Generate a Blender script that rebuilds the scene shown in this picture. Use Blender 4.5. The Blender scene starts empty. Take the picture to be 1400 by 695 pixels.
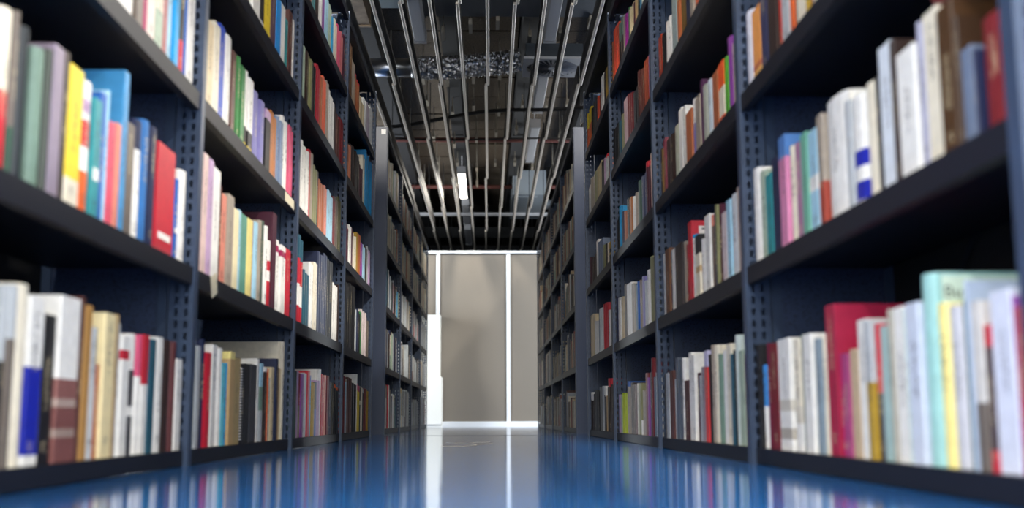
import bpy, bmesh, math, random, re
from mathutils import Vector, Matrix, Euler

R = random.Random(7)
scene = bpy.context.scene
COL = scene.collection

# ------------------------------------------------------------------ camera
PITCH, YAW, ROLL = .1496, .0248, -.0035
FPX = 1489.465
cam_d = bpy.data.cameras.new('camera')
cam = bpy.data.objects.new('camera', cam_d)
COL.objects.link(cam)
cam.location = (0, 0, .1)
fwd = Vector((math.sin(YAW) * math.cos(PITCH), math.cos(YAW) * math.cos(PITCH), math.sin(PITCH)))
right = Vector((math.cos(YAW), -math.sin(YAW), 0))
up = right.cross(fwd)
cr, sr = math.cos(ROLL), math.sin(ROLL)
r2 = right * cr + up * sr
u2 = up * cr - right * sr
M = Matrix((r2, u2, -fwd)).transposed()
cam.rotation_euler = M.to_euler()
cam_d.sensor_width = 36
cam_d.lens = FPX / 1400 * 36
cam_d.clip_start = .02
cam_d.dof.use_dof = True
cam_d.dof.focus_distance = 5.4
cam_d.dof.aperture_fstop = 2.7
scene.camera = cam

# ------------------------------------------------------------------ world, exposure
W = bpy.data.worlds.new('daylight')
scene.world = W
W.use_nodes = True
bg = W.node_tree.nodes['Background']
bg.inputs[0].default_value = (.92, .96, 1, 1)
bg.inputs[1].default_value = 2.15
scene.view_settings.view_transform = 'Standard'
scene.view_settings.look = 'None'
scene.view_settings.gamma = 1
scene.view_settings.exposure = 1.15
try: scene.view_settings.use_curve_mapping = False
except Exception: pass

# ------------------------------------------------------------------ measures
AL, AR = -.63969, .57982          # shelf faces left and right of the aisle
Y0, BAY = 2.397, 1.25854          # second upright, bay length
ZB, PIT, ZT = .03413, .39503, 1.98988
DEPTH = .33
WALL_Y = 12.9
SLAB_Z = 3.2

# ------------------------------------------------------------------ helpers
def lin(h):
    h = h.lstrip('#')
    o = []
    for i in (0, 2, 4):
        c = int(h[i:i + 2], 16) / 255
        o.append(c / 12.92 if c <= .04045 else ((c + .055) / 1.055) ** 2.4)
    return tuple(o)

def mat(name, color=(.5, .5, .5), rough=.5, metal=0, spec=.5):
    m = bpy.data.materials.new(name)
    m.use_nodes = True
    b = m.node_tree.nodes['Principled BSDF']
    b.inputs['Base Color'].default_value = (*color, 1)
    b.inputs['Roughness'].default_value = rough
    b.inputs['Metallic'].default_value = metal
    b.inputs['Specular IOR Level'].default_value = spec
    return m

def nd(m, typ, **kw):
    n = m.node_tree.nodes.new(typ)
    for k, v in kw.items(): setattr(n, k, v)
    return n

def ln(m, a, b): m.node_tree.links.new(a, b)

def pb(m): return m.node_tree.nodes['Principled BSDF']

def noise_color(m, scale, c1, c2, detail=4, coords='Object', stretch=(1, 1, 1), lo=.3, hi=.7):
    tc = nd(m, 'ShaderNodeTexCoord'); mp = nd(m, 'ShaderNodeMapping')
    mp.inputs['Scale'].default_value = stretch
    ln(m, tc.outputs[coords], mp.inputs[0])
    n = nd(m, 'ShaderNodeTexNoise'); n.inputs['Scale'].default_value = scale; n.inputs['Detail'].default_value = detail
    ln(m, mp.outputs[0], n.inputs['Vector'])
    r = nd(m, 'ShaderNodeValToRGB')
    r.color_ramp.elements[0].position = lo; r.color_ramp.elements[1].position = hi
    r.color_ramp.elements[0].color = (*c1, 1); r.color_ramp.elements[1].color = (*c2, 1)
    ln(m, n.outputs['Fac'], r.inputs[0])
    ln(m, r.outputs[0], pb(m).inputs['Base Color'])
    return n

def bump(m, src, strength=.2, dist=.01):
    b = nd(m, 'ShaderNodeBump')
    b.inputs['Strength'].default_value = strength; b.inputs['Distance'].default_value = dist
    ln(m, src, b.inputs['Height']); ln(m, b.outputs[0], pb(m).inputs['Normal'])

def link(name, me, parent=None, m=None, loc=None):
    o = bpy.data.objects.new(name, me)
    COL.objects.link(o)
    if parent: o.parent = parent
    if m is not None and me is not None and not me.materials: me.materials.append(m)
    if loc is not None: o.location = loc
    return o

def empty(name, loc=(0, 0, 0), rz=0):
    o = bpy.data.objects.new(name, None); COL.objects.link(o)
    o.location = loc; o.rotation_euler = (0, 0, rz); o.empty_display_size = .1
    return o

def tag(o, label, cat, group=None, kind=None):
    o['label'] = label; o['category'] = cat
    if group: o['group'] = group
    if kind: o['kind'] = kind
    return o

class MB:
    """collects simple solids and links them as one mesh"""
    def __init__(s): s.v = []; s.f = []
    def box(s, x0, x1, y0, y1, z0, z1):
        n = len(s.v)
        s.v += [(x, y, z) for z in (z0, z1) for y in (y0, y1) for x in (x0, x1)]
        s.f += [tuple(n + i for i in q) for q in ((0, 2, 3, 1), (4, 5, 7, 6), (0, 1, 5, 4), (2, 6, 7, 3), (0, 4, 6, 2), (1, 3, 7, 5))]
        return s
    def quad(s, a, b, c, d):
        n = len(s.v); s.v += [a, b, c, d]; s.f.append((n, n + 1, n + 2, n + 3)); return s
    def prism(s, prof, axis, a, b):
        """closed 2D profile extruded along axis: x -> (y,z), y -> (x,z), z -> (x,y)"""
        n = len(s.v); k = len(prof)
        for t in (a, b):
            for p, q in prof:
                s.v.append({'x': (t, p, q), 'y': (p, t, q), 'z': (p, q, t)}[axis])
        for i in range(k):
            j = (i + 1) % k
            s.f.append((n + i, n + j, n + k + j, n + k + i))
        s.f.append(tuple(n + i for i in reversed(range(k)))); s.f.append(tuple(n + k + i for i in range(k)))
        return s
    def tube(s, pts, rad, seg=12, cap=True):
        n0 = len(s.v); pts = [Vector(p) for p in pts]; k = len(pts)
        rads = rad if isinstance(rad, (list, tuple)) else [rad] * k
        for i, p in enumerate(pts):
            d = (pts[min(i + 1, k - 1)] - pts[max(i - 1, 0)]).normalized()
            ref = Vector((0, 0, 1)) if abs(d.z) < .9 else Vector((1, 0, 0))
            a = d.cross(ref).normalized(); b = a.cross(d)
            for j in range(seg):
                t = 2 * math.pi * j / seg
                s.v.append(tuple(p + (a * math.cos(t) + b * math.sin(t)) * rads[i]))
        for i in range(k - 1):
            for j in range(seg):
                q = (j + 1) % seg
                s.f.append((n0 + i * seg + j, n0 + i * seg + q, n0 + (i + 1) * seg + q, n0 + (i + 1) * seg + j))
        if cap:
            s.f.append(tuple(n0 + j for j in reversed(range(seg)))); s.f.append(tuple(n0 + (k - 1) * seg + j for j in range(seg)))
        return s
    def mesh(s, name, m=None, smooth=False):
        me = bpy.data.meshes.new(name); me.from_pydata(s.v, [], s.f)
        bm = bmesh.new(); bm.from_mesh(me); bmesh.ops.recalc_face_normals(bm, faces=bm.faces); bm.to_mesh(me); bm.free()
        if smooth:
            me.polygons.foreach_set('use_smooth', [True] * len(me.polygons))
        if m: me.materials.append(m)
        return me
    def build(s, name, m, parent=None, smooth=False, loc=None):
        return link(name, s.mesh(name, m, smooth), parent, None, loc)

def box(name, m, parent, x0, x1, y0, y1, z0, z1):
    return MB().box(x0, x1, y0, y1, z0, z1).build(name, m, parent)

# ------------------------------------------------------------------ lamps in the ceiling rows
lamp_body = mat('lamp_body', lin('#b9b9bd'), .45)
lamp_glow = mat('lamp_lit', (1, .95, .85), .4)
pb(lamp_glow).inputs['Emission Color'].default_value = (1, .93, .80, 1)
pb(lamp_glow).inputs['Emission Strength'].default_value = 14
lamp_off = mat('lamp_unlit_diffuser', lin('#c9c9cd'), .5)

LAMP_Z = 2.75
LAMP_W = 27
WIN_W = 120
SIDE_DOWN, SIDE_UP = 1.1, .06
def uplight(t, x, length, power):  # extra upward light added to brighten the duct and ceiling
    ld = bpy.data.lights.new('lamp_uplight', 'AREA'); ld.shape = 'RECTANGLE'
    ld.size = .05; ld.size_y = length; ld.energy = power; ld.color = (1, .93, .82)
    lo = bpy.data.objects.new('lamp_uplight', ld); COL.objects.link(lo)
    lo.parent = t; lo.location = (0, 0, .066); lo.rotation_euler = (math.pi, 0, 0)

def ceiling_lamp(x, y0, y1, lit, label, power=LAMP_W):
    t = empty('ceiling_light', (x, (y0 + y1) / 2, LAMP_Z))
    h = (y1 - y0) / 2
    MB().prism([(-.045, .06), (-.045, .012), (-.038, 0), (.038, 0), (.045, .012), (.045, .06)], 'y', -h, h).build('housing', lamp_body, t)
    box('diffuser', lamp_glow if lit else lamp_off, t, -.036, .036, -h + .03, h - .03, -.018, 0)
    for s in (-1, 1):
        box('end_cap', lamp_body, t, -.046, .046, s * h - .012, s * h + .012, -.02, .062)
        MB().tube([(0, s * h * .7, .06), (0, s * h * .7, SLAB_Z - LAMP_Z - .03)], .006, 6).build('hanger', lamp_body, t)
    tag(t, label, 'ceiling light', 'ceiling lights above the aisle')
    if lit:
        ld = bpy.data.lights.new('lamp_light', 'AREA'); ld.shape = 'RECTANGLE'
        ld.size = .05; ld.size_y = 2 * h - .06; ld.energy = power; ld.color = (1, .94, .84)
        lo = bpy.data.objects.new('lamp_light', ld); COL.objects.link(lo)
        lo.parent = t; lo.location = (0, 0, -.022)
    return t

ceiling_lamp(-.26, 11.6, 12.95, True, 'lit fluorescent ceiling light glowing warm white above the far aisle', LAMP_W * .3)
ceiling_lamp(-.25, 13.38, 14.73, False, 'unlit grey ceiling light just beyond the glowing one')
ceiling_lamp(-.25, 15.13, 16.5, False, 'unlit grey ceiling light farthest back, second beyond the glowing one')
ceiling_lamp(-.46, 6.05, 7.42, False, 'unlit grey ceiling light at upper left before the silver duct')
ceiling_lamp(.455, 6.05, 7.40, False, 'unlit grey ceiling light at upper right before the air diffuser')
ceiling_lamp(.455, 7.94, 9.21, False, 'unlit grey ceiling light hanging under the square air diffuser')
ceiling_lamp(.46, 9.69, 11.06, False, 'unlit grey ceiling light on the right, behind the air diffuser')
# the same two rows go on over the near aisle, lit
for k, yy in enumerate((4.2, 2.45, .7, -1.05, -2.8)):
    for x in (-.26, .46):
        t = ceiling_lamp(x, yy - .675, yy + .675, True, 'lit fluorescent ceiling light over the near aisle, %s of the %s row' % (('nearest the ducts', 'second', 'third', 'fourth', 'last')[k], 'left' if x < 0 else 'right'), LAMP_W * (.1, .15, .2, .3, .3)[k])
        uplight(t, x, 1.2, LAMP_W * .1)
# two unseen rows added over the shelving to brighten the lower spines
for k, yy in enumerate((-1.05, .7, 2.45, 4.2, 5.7, 8.9)):
    for x in (-.975, 1.17):
        if x < 0 and k in (4, 5): continue
        t = ceiling_lamp(x, yy - .675, yy + .675, True, 'lit fluorescent ceiling light over the %s shelving, %s from the near end' % ('left' if x < 0 else 'right', ('first', 'second', 'third', 'fourth', 'fifth', 'sixth', 'seventh')[k - 2 if x < 0 and k == 6 else k]), LAMP_W * SIDE_DOWN * (.8, .8, .9, 1, 1, 1, .8)[k] * (1.8 if x < 0 else 1))
        uplight(t, x, 1.2, LAMP_W * SIDE_UP)

# ------------------------------------------------------------------ materials of the place
floor_m = mat('blue_epoxy_floor', lin('#1f5f9e'), .1, 0, .62)
n_ = noise_color(floor_m, 1.3, lin('#0e427a'), lin('#15508a'), 5)
n2 = nd(floor_m, 'ShaderNodeTexNoise'); n2.inputs['Scale'].default_value = 2.2; n2.inputs['Detail'].default_value = 2
tc_ = nd(floor_m, 'ShaderNodeTexCoord'); ln(floor_m, tc_.outputs['Object'], n2.inputs['Vector'])
bump(floor_m, n2.outputs['Fac'], .05, .02)
plinth_joint = mat('floor_joint', lin('#33373d'), .4)
concrete = mat('ceiling_panel_wood_wool', lin('#6a5f52'), .9)
nn = noise_color(concrete, 60, lin('#3c332c'), lin('#665845'), 6)
bump(concrete, nn.outputs['Fac'], .5, .01)
dark_joist = mat('dark_joist', lin('#18181a'), .8)
slab_m = mat('slab', lin('#3c3834'), .9)
wall_dark = mat('side_wall_paint', lin('#6f7072'), .8)
rear_dark = mat('rear_wall_paint', lin('#2b2b2d'), .8)
fabric = mat('acoustic_fabric', lin('#77706a'), .95, 0, .1)
fn = noise_color(fabric, 220, lin('#6c655d'), lin('#8b8378'), 2)
bump(fabric, fn.outputs['Fac'], .3, .002)
white_trim = mat('white_trim', lin('#e6e8ea'), .45)
cream_white = mat('cupboard_white', lin('#efece2'), .4)

def struct(name, o): o['kind'] = 'structure'; return o

# floor
fl = MB(); fl.quad((-3.6, -5, 0), (3.6, -5, 0), (3.6, 20.6, 0), (-3.6, 20.6, 0))
fl = struct('floor', fl.build('floor', floor_m))
box('joint_strip', plinth_joint, fl, -.60, .545, 6.455, 6.47, .0003, .0012)
floor_mark_m = mat('pale_floor_scuff', lin('#d9cfc2'), .3)  # thin pale crooked lines laid flat on the floor
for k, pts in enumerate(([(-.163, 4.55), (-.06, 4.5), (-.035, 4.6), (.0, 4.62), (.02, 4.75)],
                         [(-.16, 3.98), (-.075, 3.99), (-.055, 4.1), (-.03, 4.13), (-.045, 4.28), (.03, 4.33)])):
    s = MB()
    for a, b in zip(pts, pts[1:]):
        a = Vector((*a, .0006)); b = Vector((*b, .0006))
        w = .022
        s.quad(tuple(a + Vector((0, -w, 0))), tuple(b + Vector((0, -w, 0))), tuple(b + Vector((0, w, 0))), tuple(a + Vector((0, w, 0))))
    s.build('floor_scuff', floor_mark_m, fl)

# side walls, rear wall
struct('', box('wall_left', wall_dark, None, -3.7, -3.6, 1.2, 20.6, 0, SLAB_Z))
struct('', box('wall_right', wall_dark, None, 3.6, 3.7, 1.2, 20.6, 0, SLAB_Z))
struct('', box('wall_back', rear_dark, None, -3.7, 3.7, 20.6, 20.7, 0, SLAB_Z))

# unseen windows added in both side walls to light the aisle end
pane_m = mat('window_daylight', (1, 1, 1), .1)
pb(pane_m).inputs['Emission Color'].default_value = (.85, .93, 1, 1); pb(pane_m).inputs['Emission Strength'].default_value = 2
for n_, s in ((1, -1), (2, 1)):
    wn = struct('', box('window_%d' % n_, white_trim, None, *sorted((s * 3.6, s * 3.56)), 10.5, 11.84, .25, .32))
    for y in (10.48, 11.80): box('window_frame', white_trim, wn, *sorted((s * 3.6, s * 3.56)), y, y + .05, .25, 2.3)
    box('window_frame', white_trim, wn, *sorted((s * 3.6, s * 3.56)), 10.5, 11.84, 2.25, 2.32)
    box('pane', pane_m, wn, *sorted((s * 3.6, s * 3.59)), 10.53, 11.80, .32, 2.25)
    wl = bpy.data.lights.new('window_light', 'AREA'); wl.shape = 'RECTANGLE'; wl.size = 1.9; wl.size_y = 1.25; wl.energy = WIN_W; wl.color = (.9, .96, 1)
    wo = bpy.data.objects.new('window_light', wl); COL.objects.link(wo); wo.location = (s * 3.57, 11.16, 1.28); wo.rotation_euler = (0, s * math.pi / 2, 0)

# partition at the end of the aisle: fabric panels between white trims
part_wall = struct('', box('wall_far', rear_dark, None, -3.6, 3.6, WALL_Y + .03, WALL_Y + .12, 0, 2.03))
edges = [-3.55, -2.53, -1.51, -.562, .274, 1.30, 2.32, 3.34]
for a, b in zip(edges, edges[1:]):
    p = MB(); c = .008
    p.box(a + .024, b - .024, WALL_Y, WALL_Y + .03, .06, 2.035)
    p.build('fabric_panel', fabric, part_wall)
for e in edges:
    box('mullion', white_trim, part_wall, e - .022, e + .022, WALL_Y - .012, WALL_Y + .03, 0, 2.04)
struct('', box('baseboard_far', white_trim, None, -3.6, 3.6, WALL_Y - .02, WALL_Y - .002, 0, .062))
struct('', box('trim_1', white_trim, None, -3.6, 3.6, WALL_Y - .03, WALL_Y + .13, 2.052, 2.080))

# white cupboard at the left end of the aisle
cb = empty('white_cupboard', (-.90, 12.6, 0))
box('lower_body', cream_white, cb, -.42, .403, 0, .27, 0, .566)
box('upper_body', cream_white, cb, -.42, .377, .03, .27, .58, 1.293)
box('top_shelf', cream_white, cb, -.42, .385, .012, .27, .566, .58)
for a, b in ((-.415, -.01), (0, .398)):
    box('door', cream_white, cb, a, b, -.016, -.001, .03, .56)
for a, b in ((-.415, -.02), (-.012, .372)):
    box('upper_door', cream_white, cb, a, b, .014, .029, .588, 1.287)
tag(cb, 'white two-tier cupboard standing against the far wall at the left end of the aisle', 'cupboard')

# ------------------------------------------------------------------ ceiling
ceil = struct('', box('ceiling', slab_m, None, -3.7, 3.7, -5, 20.7, SLAB_Z, SLAB_Z + .1))
tile = MB().box(-.235, .235, -.29, .29, 0, .045).mesh('ceiling_panel', concrete)
for ix in range(-3, 4):
    for iy in range(24):
        o = link('ceiling_panel', tile, ceil)
        o.location = (ix * .62 + .03, 5.6 + iy * .60, SLAB_Z - .05 - R.uniform(0, .012))
joist = MB().box(-.06, .06, -.0, 15.6, 0, .22).mesh('joist', dark_joist)
for ix in range(-3, 5):
    o = link('joist', joist, ceil); o.location = (ix * .62 - .28, 4.8, SLAB_Z - .22)
cross = MB().box(-3.5, 3.5, -.05, .05, 0, .16).mesh('cross_beam', dark_joist)
red_beam = mat('red_oxide_pipe', lin('#5a2f28'), .6)
for y in (10.9, 13.2):
    MB().tube([(-3.5, y, 2.93), (3.5, y, 2.93)], .025, 8).build('sprinkler_pipe', red_beam, ceil)
for y in (16.4, 18.2, 19.8):
    o = link('cross_beam', cross, ceil); o.location = (0, y, 2.82)
box('steel_channel', lamp_body, ceil, -1.6, 1.6, 13.9, 13.96, 2.70, 2.74)
# short hangers of the cable trays
hang_m = mat('galvanised_hanger', lin('#9a9284'), .5, .3)
hm = MB().box(-.012, .012, -.09, .09, 0, .05).box(-.005, .005, -.005, .005, .05, .36).mesh('tray_hanger', hang_m)
for k in range(44):
    o = link('tray_hanger', hm, ceil)
    o.location = ((k % 8 - 3.5) * .21 + R.uniform(-.02, .02), 7.4 + (k // 8) * 1.05 + R.uniform(-.25, .25), 2.83 + R.uniform(-.03, .03))

# rails hanging over the aisle
rail_m = mat('rail_aluminium', lin('#b3aaa0'), .35, .2)
rail_side = mat('rail_blade_grey', lin('#2b2a2a'), .6)
RZ, SP = 2.4, .162
cap = [(-.0095, .016), (-.0095, .006), (-.006, .0015), (0, 0), (.006, .0015), (.0095, .006), (.0095, .016)]
names = ['leftmost', 'second from left', 'third from left', 'fourth from left', 'fifth from left', 'middle',
         'fifth from right', 'fourth from right', 'third from right', 'second from right', 'rightmost']
for k in range(-1, 10):
    x = .012 + (k - 4) * SP
    j0 = 7.36 if k % 2 == 0 else 8.85
    js = [j for j in (j0 - 9, j0 - 6, j0 - 3, j0, j0 + 3, j0 + 6, j0 + 9, j0 + 12)]
    t = empty('ceiling_rail', (x, 0, RZ))
    for a, b in zip(js, js[1:]):
        a = max(a, .2); b = min(b, 19.9)
        if b - a < .3: continue
        L = b - a - .004
        g = MB().prism(cap, 'y', 0, L).mesh('rail_segment', rail_m)
        o = link('rail_segment', g, t)
        sl = .014 * L / 3
        o.location = (-sl / 2, a, 0); o.rotation_euler = (0, 0, -sl / L)
        box('blade', rail_side, o, -.006, .006, .002, L - .002, .016, .15)
    for y in (3.1, 6.1, 9.1, 12.1, 15.1, 18.1):
        MB().tube([(0, y, .15), (0, y, SLAB_Z - RZ - .23)], .004, 5).build('hanger_rod', dark_joist, t)
    lab = 'long pale metal ceiling rail hanging along the aisle, ' + ('the middle one' if k == 4 else names[k + 1])
    tag(t, lab, 'rail', 'ceiling rails hanging along the aisle')

# silver duct, flexible part, and the swirl diffuser it feeds
foil = mat('aluminium_foil', lin('#dcdce0'), .3, 1)
vo = nd(foil, 'ShaderNodeTexVoronoi'); vo.inputs['Scale'].default_value = 38
tcf = nd(foil, 'ShaderNodeTexCoord'); ln(foil, tcf.outputs['Object'], vo.inputs['Vector'])
bump(foil, vo.outputs['Distance'], .9, .02)
steel = mat('spiral_duct_steel', lin('#c4c7cc'), .3, 1)
dk = mat('duct_dark_grey', lin('#3f464e'), .55, .2)
dt = empty('ventilation_duct', (-.5, 8, 2.74))
MB().tube([(-.42, 0, 0), (-.02, 0, 0)], .072, 24).build('rigid_pipe', steel, dt, True)
MB().tube([(-.06, 0, 0), (-.0, 0, 0)], .079, 24).build('coupling', steel, dt, True)
MB().tube([(-.44, 0, 0), (-.40, 0, 0)], .079, 24).build('end_collar', steel, dt, True)
pts = []; rr = []
for i in range(64):
    s = i / 63
    pts.append((s * .755, -.02 * s - .03 * math.sin(s * 3), -.012 * math.sin(s * 3.1) + .055 * s * s)); rr.append(.083 + (.006 if i % 2 else -.004) + R.uniform(-.003, .003))
fx_ = MB().tube(pts, rr, 26)
fx_.v = [tuple(c + R.uniform(-.007, .007) for c in v) for v in fx_.v]
fx_.build('flexible_hose', foil, dt, False)
tag(dt, 'silver ventilation duct with crinkled foil hose running across above the rails', 'duct')

df = empty('air_diffuser', (.5, 7.85, 2.69))
plate_m = mat('diffuser_plate', lin('#b4b5b9'), .5)
hs = .22; ns = 40
pl = MB()
# plate with a round opening
ring = [(math.cos(2 * math.pi * i / ns) * .19, math.sin(2 * math.pi * i / ns) * .19) for i in range(ns)]
def sq(i):
    a = 2 * math.pi * i / ns; c, s = math.cos(a), math.sin(a); m_ = max(abs(c), abs(s)); return (c / m_ * hs, s / m_ * hs)
for i in range(ns):
    j = (i + 1) % ns; a, b, c, d = ring[i], ring[j], sq(j), sq(i)
    pl.quad((*a, 0), (*b, 0), (*c, 0), (*d, 0)); pl.quad((*d, 0), (*c, 0), (*c, .02), (*d, .02)); pl.quad((*a, 0), (*b, 0), (*b, .02), (*a, .02))
pl.build('plate', plate_m, df)
box('plenum_box', dk, df, -.205, .215, -.215, .215, .025, .12)
MB().tube([(0, 0, -.004), (0, 0, .02)], .035, 16).build('hub', plate_m, df)
vane = MB().quad((.036, -.003, .004), (.189, -.012, .004), (.189, .012, -.003), (.036, .003, -.003)).mesh('vane', plate_m)
for i in range(28):
    o = link('vane', vane, df); o.rotation_euler = (0, 0, 2 * math.pi * i / 28)
tag(df, 'square grey swirl air diffuser with radial vanes at the end of the silver duct', 'air vent')

bd = empty('rectangular_duct', (.13, 6.86, 2.83))
box('duct_body', dk, bd, -.62, .62, -.32, .35, .02, .13)
for x in (-.55, -.1, .35): box('seam', dk, bd, x - .012, x + .012, -.33, .36, .012, .135)
tag(bd, 'wide slate grey rectangular duct crossing at the very top of the ceiling', 'duct')
tan_m = mat('plywood_duct_casing', lin('#7d6a55'), .8)
noise_color(tan_m, 14, lin('#937d66'), lin('#bca283'), 5)
tb = empty('duct_casing', (-.93, 6.6, 2.70))
box('casing_board', tan_m, tb, -.26, .16, -.3, .38, 0, .24); box('edge_strip', tan_m, tb, -.26, .165, .38, .40, -.01, .25)
tag(tb, 'tan boarded duct casing at the top left of the ceiling', 'duct')
gb = empty('junction_box', (-.62, 6.55, 2.72)); gm = mat('junction_grey', lin('#93a2a8'), .6)
box('box_body', gm, gb, -.1, .1, -.15, .15, 0, .12); box('lid', gm, gb, -.105, .105, -.155, .155, -.01, 0)
tag(gb, 'small grey box beside the tan duct casing on the ceiling', 'box')

un = empty('fan_coil_unit', (.53, 13.6, 2.75)); um = mat('unit_grey', lin('#7e858b'), .5)
box('casing', um, un, -.2, .2, -.8, .8, 0, .3); box('service_panel', um, un, -.18, .1, -.7, .3, -.012, 0)
MB().tube([(.1, .5, -.02), (.1, .5, .0)], .1, 20).build('round_inlet', dk, un)
MB().tube([(.2, .3, .1), (.75, .3, .1)], .07, 16).build('outlet_pipe', steel, un, True)
tag(un, 'light grey boxy fan unit hanging above the far right rails', 'fan unit')

cbm = mat('black_cable', lin('#131315'), .6)
c1 = []
for i in range(25):
    s = i / 24; c1.append((-1.5 + 3.0 * s, 9.35 - 1.15 * s, 2.62 - .05 * math.sin(math.pi * s * 2) ** 2))
tag(MB().tube(c1, .016, 6).build('cable', cbm), 'black cable running slantwise across the ceiling behind the rails', 'cable')
c2 = [(-1.5 + 3 * i / 12, 9.6, 2.6 + .01 * math.sin(i)) for i in range(13)]
tag(MB().tube(c2, .008, 6).build('cable', cbm), 'thin black cable running straight across the ceiling, below the thicker slanting one', 'cable')

# ------------------------------------------------------------------ shelving
upright_m = mat('slate_blue_upright', lin('#2f4468'), .42, .0, .5)
un_ = noise_color(upright_m, 9, lin('#2a384f'), lin('#334560'), 3)
shelf_m = mat('midnight_shelf_paint', lin('#141824'), .48, 0, .22)
panel_m = mat('upright_mesh_panel', lin('#36476a'), .5)
vb = nd(panel_m, 'ShaderNodeTexVoronoi'); vb.inputs['Scale'].default_value = 150
tcp = nd(panel_m, 'ShaderNodeTexCoord'); ln(panel_m, tcp.outputs['Object'], vb.inputs['Vector'])
rmp = nd(panel_m, 'ShaderNodeValToRGB'); rmp.color_ramp.elements[0].color = (*lin('#141c2c'), 1); rmp.color_ramp.elements[1].color = (*lin('#2b3a58'), 1)
rmp.color_ramp.elements[0].position = .25; rmp.color_ramp.elements[1].position = .4
ln(panel_m, vb.outputs['Distance'], rmp.inputs[0]); ln(panel_m, rmp.outputs[0], pb(panel_m).inputs['Base Color'])
back_m = mat('back_sheet_dark', lin('#08090d'), .7)
end_m = mat('navy_end_panel', lin('#222d44'), .4)
sticker = mat('white_sticker', lin('#f1efe9'), .5)
cream_tag = mat('cream_card', lin('#d9cfb4'), .6)

PW = .032     # upright width along the range
PD = .055     # upright depth
def upright_mesh():
    """C-shaped upright with real slots in both webs, front flange at x = 0, going to -x"""
    b = MB()
    xs = [0, -.012, -.020, -.033, -.041, -PD]
    rows = int(ZT / .026)
    zs = []
    for i in range(rows): zs += [i * .026, i * .026 + .010]
    zs.append(ZT)
    for y in (-PW / 2, PW / 2):
        for i in range(5):
            slotcol = i in (1, 3)
            if not slotcol:
                b.quad((xs[i], y, 0), (xs[i + 1], y, 0), (xs[i + 1], y, ZT), (xs[i], y, ZT))
            else:
                for j in range(len(zs) - 1):
                    if j % 2 == 0:
                        b.quad((xs[i], y, zs[j]), (xs[i + 1], y, zs[j]), (xs[i + 1], y, zs[j + 1]), (xs[i], y, zs[j + 1]))
    b.quad((0, -PW / 2, 0), (0, PW / 2, 0), (0, PW / 2, ZT), (0, -PW / 2, ZT))
    b.quad((0, -PW / 2, ZT), (0, PW / 2, ZT), (-PD, PW / 2, ZT), (-PD, -PW / 2, ZT))
    return b.mesh('upright', upright_m)
UPM = upright_mesh()
SPM = MB().box(-DEPTH + .02, -PD - .022, -.004, .004, .02, ZT - .01).mesh('side_panel', panel_m)
RIB = MB().box(-PD - .022, -PD, -.009, .009, .02, ZT - .01).box(-DEPTH, -DEPTH + .02, -.012, .012, 0, ZT).mesh('rear_post', upright_m)
LIP = .039
def shelf_mesh(L, base=False, h=LIP):
    b = MB()
    a, c = PW / 2 + .002, L - PW / 2 - .002
    lo = -h
    b.prism([(.0, 0), (.0, lo), (-.018, lo), (-.018, lo + .003), (-.003, lo + .003), (-.003, -.003), (-DEPTH + .022, -.003), (-DEPTH + .022, 0)], 'y', a, c)
    return b.mesh('base_shelf' if base else 'shelf', shelf_m)
SHM = shelf_mesh(BAY); BSM = shelf_mesh(BAY, True, ZB - .002)
BKM = MB().box(-DEPTH - .006, -DEPTH - .002, .0, BAY, .02, ZT - .01).mesh('back_sheet', back_m)
def brace_mesh():
    b = MB()
    for (y0, z0, y1, z1) in ((.02, .1, BAY - .02, 1.1), (.02, 1.1, BAY - .02, .1)):
        w = .012
        b.quad((-DEPTH + .002, y0, z0 - w), (-DEPTH + .002, y1, z1 - w), (-DEPTH + .002, y1, z1 + w), (-DEPTH + .002, y0, z0 + w))
        b.quad((-DEPTH + .0005, y0, z0 - w), (-DEPTH + .0005, y1, z1 - w), (-DEPTH + .0005, y1, z1 + w), (-DEPTH + .0005, y0, z0 + w))
    return b.mesh('cross_brace', shelf_m)
XBM = brace_mesh()

def shelving(side, ystart, nb, label, end_panel=False):
    """side -1 left (faces +x), +1 right (faces -x)"""
    x = AL if side < 0 else AR
    t = empty('library_shelving', (x, ystart, 0))
    def place(name, me, y, z=0, dx=0):
        o = link(name, me, t)
        if side < 0: o.location = (dx, y, z)
        else:
            o.location = (-dx, y, z); o.rotation_euler = (0, 0, math.pi)
        return o
    for i in range(nb + 1):
        y = i * BAY
        place('upright', UPM, y, 0, .004); place('rear_post', RIB, y, 0, 0); place('side_panel', SPM, y, 0, 0)
    for i in range(nb):
        y = i * BAY if side < 0 else (i + 1) * BAY
        for l in range(6):
            z = ZB + l * PIT
            if l == 0: place('base_shelf', BSM, y, z, -.006)
            elif l == 5: place('top_cover', SHM, y, ZT - .004, 0)
            else: place('shelf', SHM, y, z)
        place('back_sheet', BKM, y); place('cross_brace', XBM, y)
    if end_panel:
        MBx = MB().box(-DEPTH - .02, .0, -.014, -.002, 0, ZT)
        e = place('end_panel', MBx.mesh('end_panel', end_m), -.016 if side < 0 else -.034)
        s = MB().box(-.040, -.010, -.0158, -.0142, ZT - .05, ZT - .018).mesh('end_label', sticker)
        if side < 0: l_ = link('end_label', s, e); l_['label'] = 'white sticker at the top of the end panel'
    tag(t, label, 'bookshelf', 'library shelving ranges')
    return t

Y1 = Y0 - BAY
E0 = 6.975
shelving(-1, Y1, 4, 'slate blue steel library shelving range on the left nearest the camera')
shelving(1, Y1, 4, 'slate blue steel library shelving range on the right nearest the camera')
shelving(-1, E0, 4, 'slate blue steel shelving range farther back on the left, beside the white cupboard', True)
shelving(1, E0, 4, 'slate blue steel shelving range farther back on the right', True)

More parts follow.
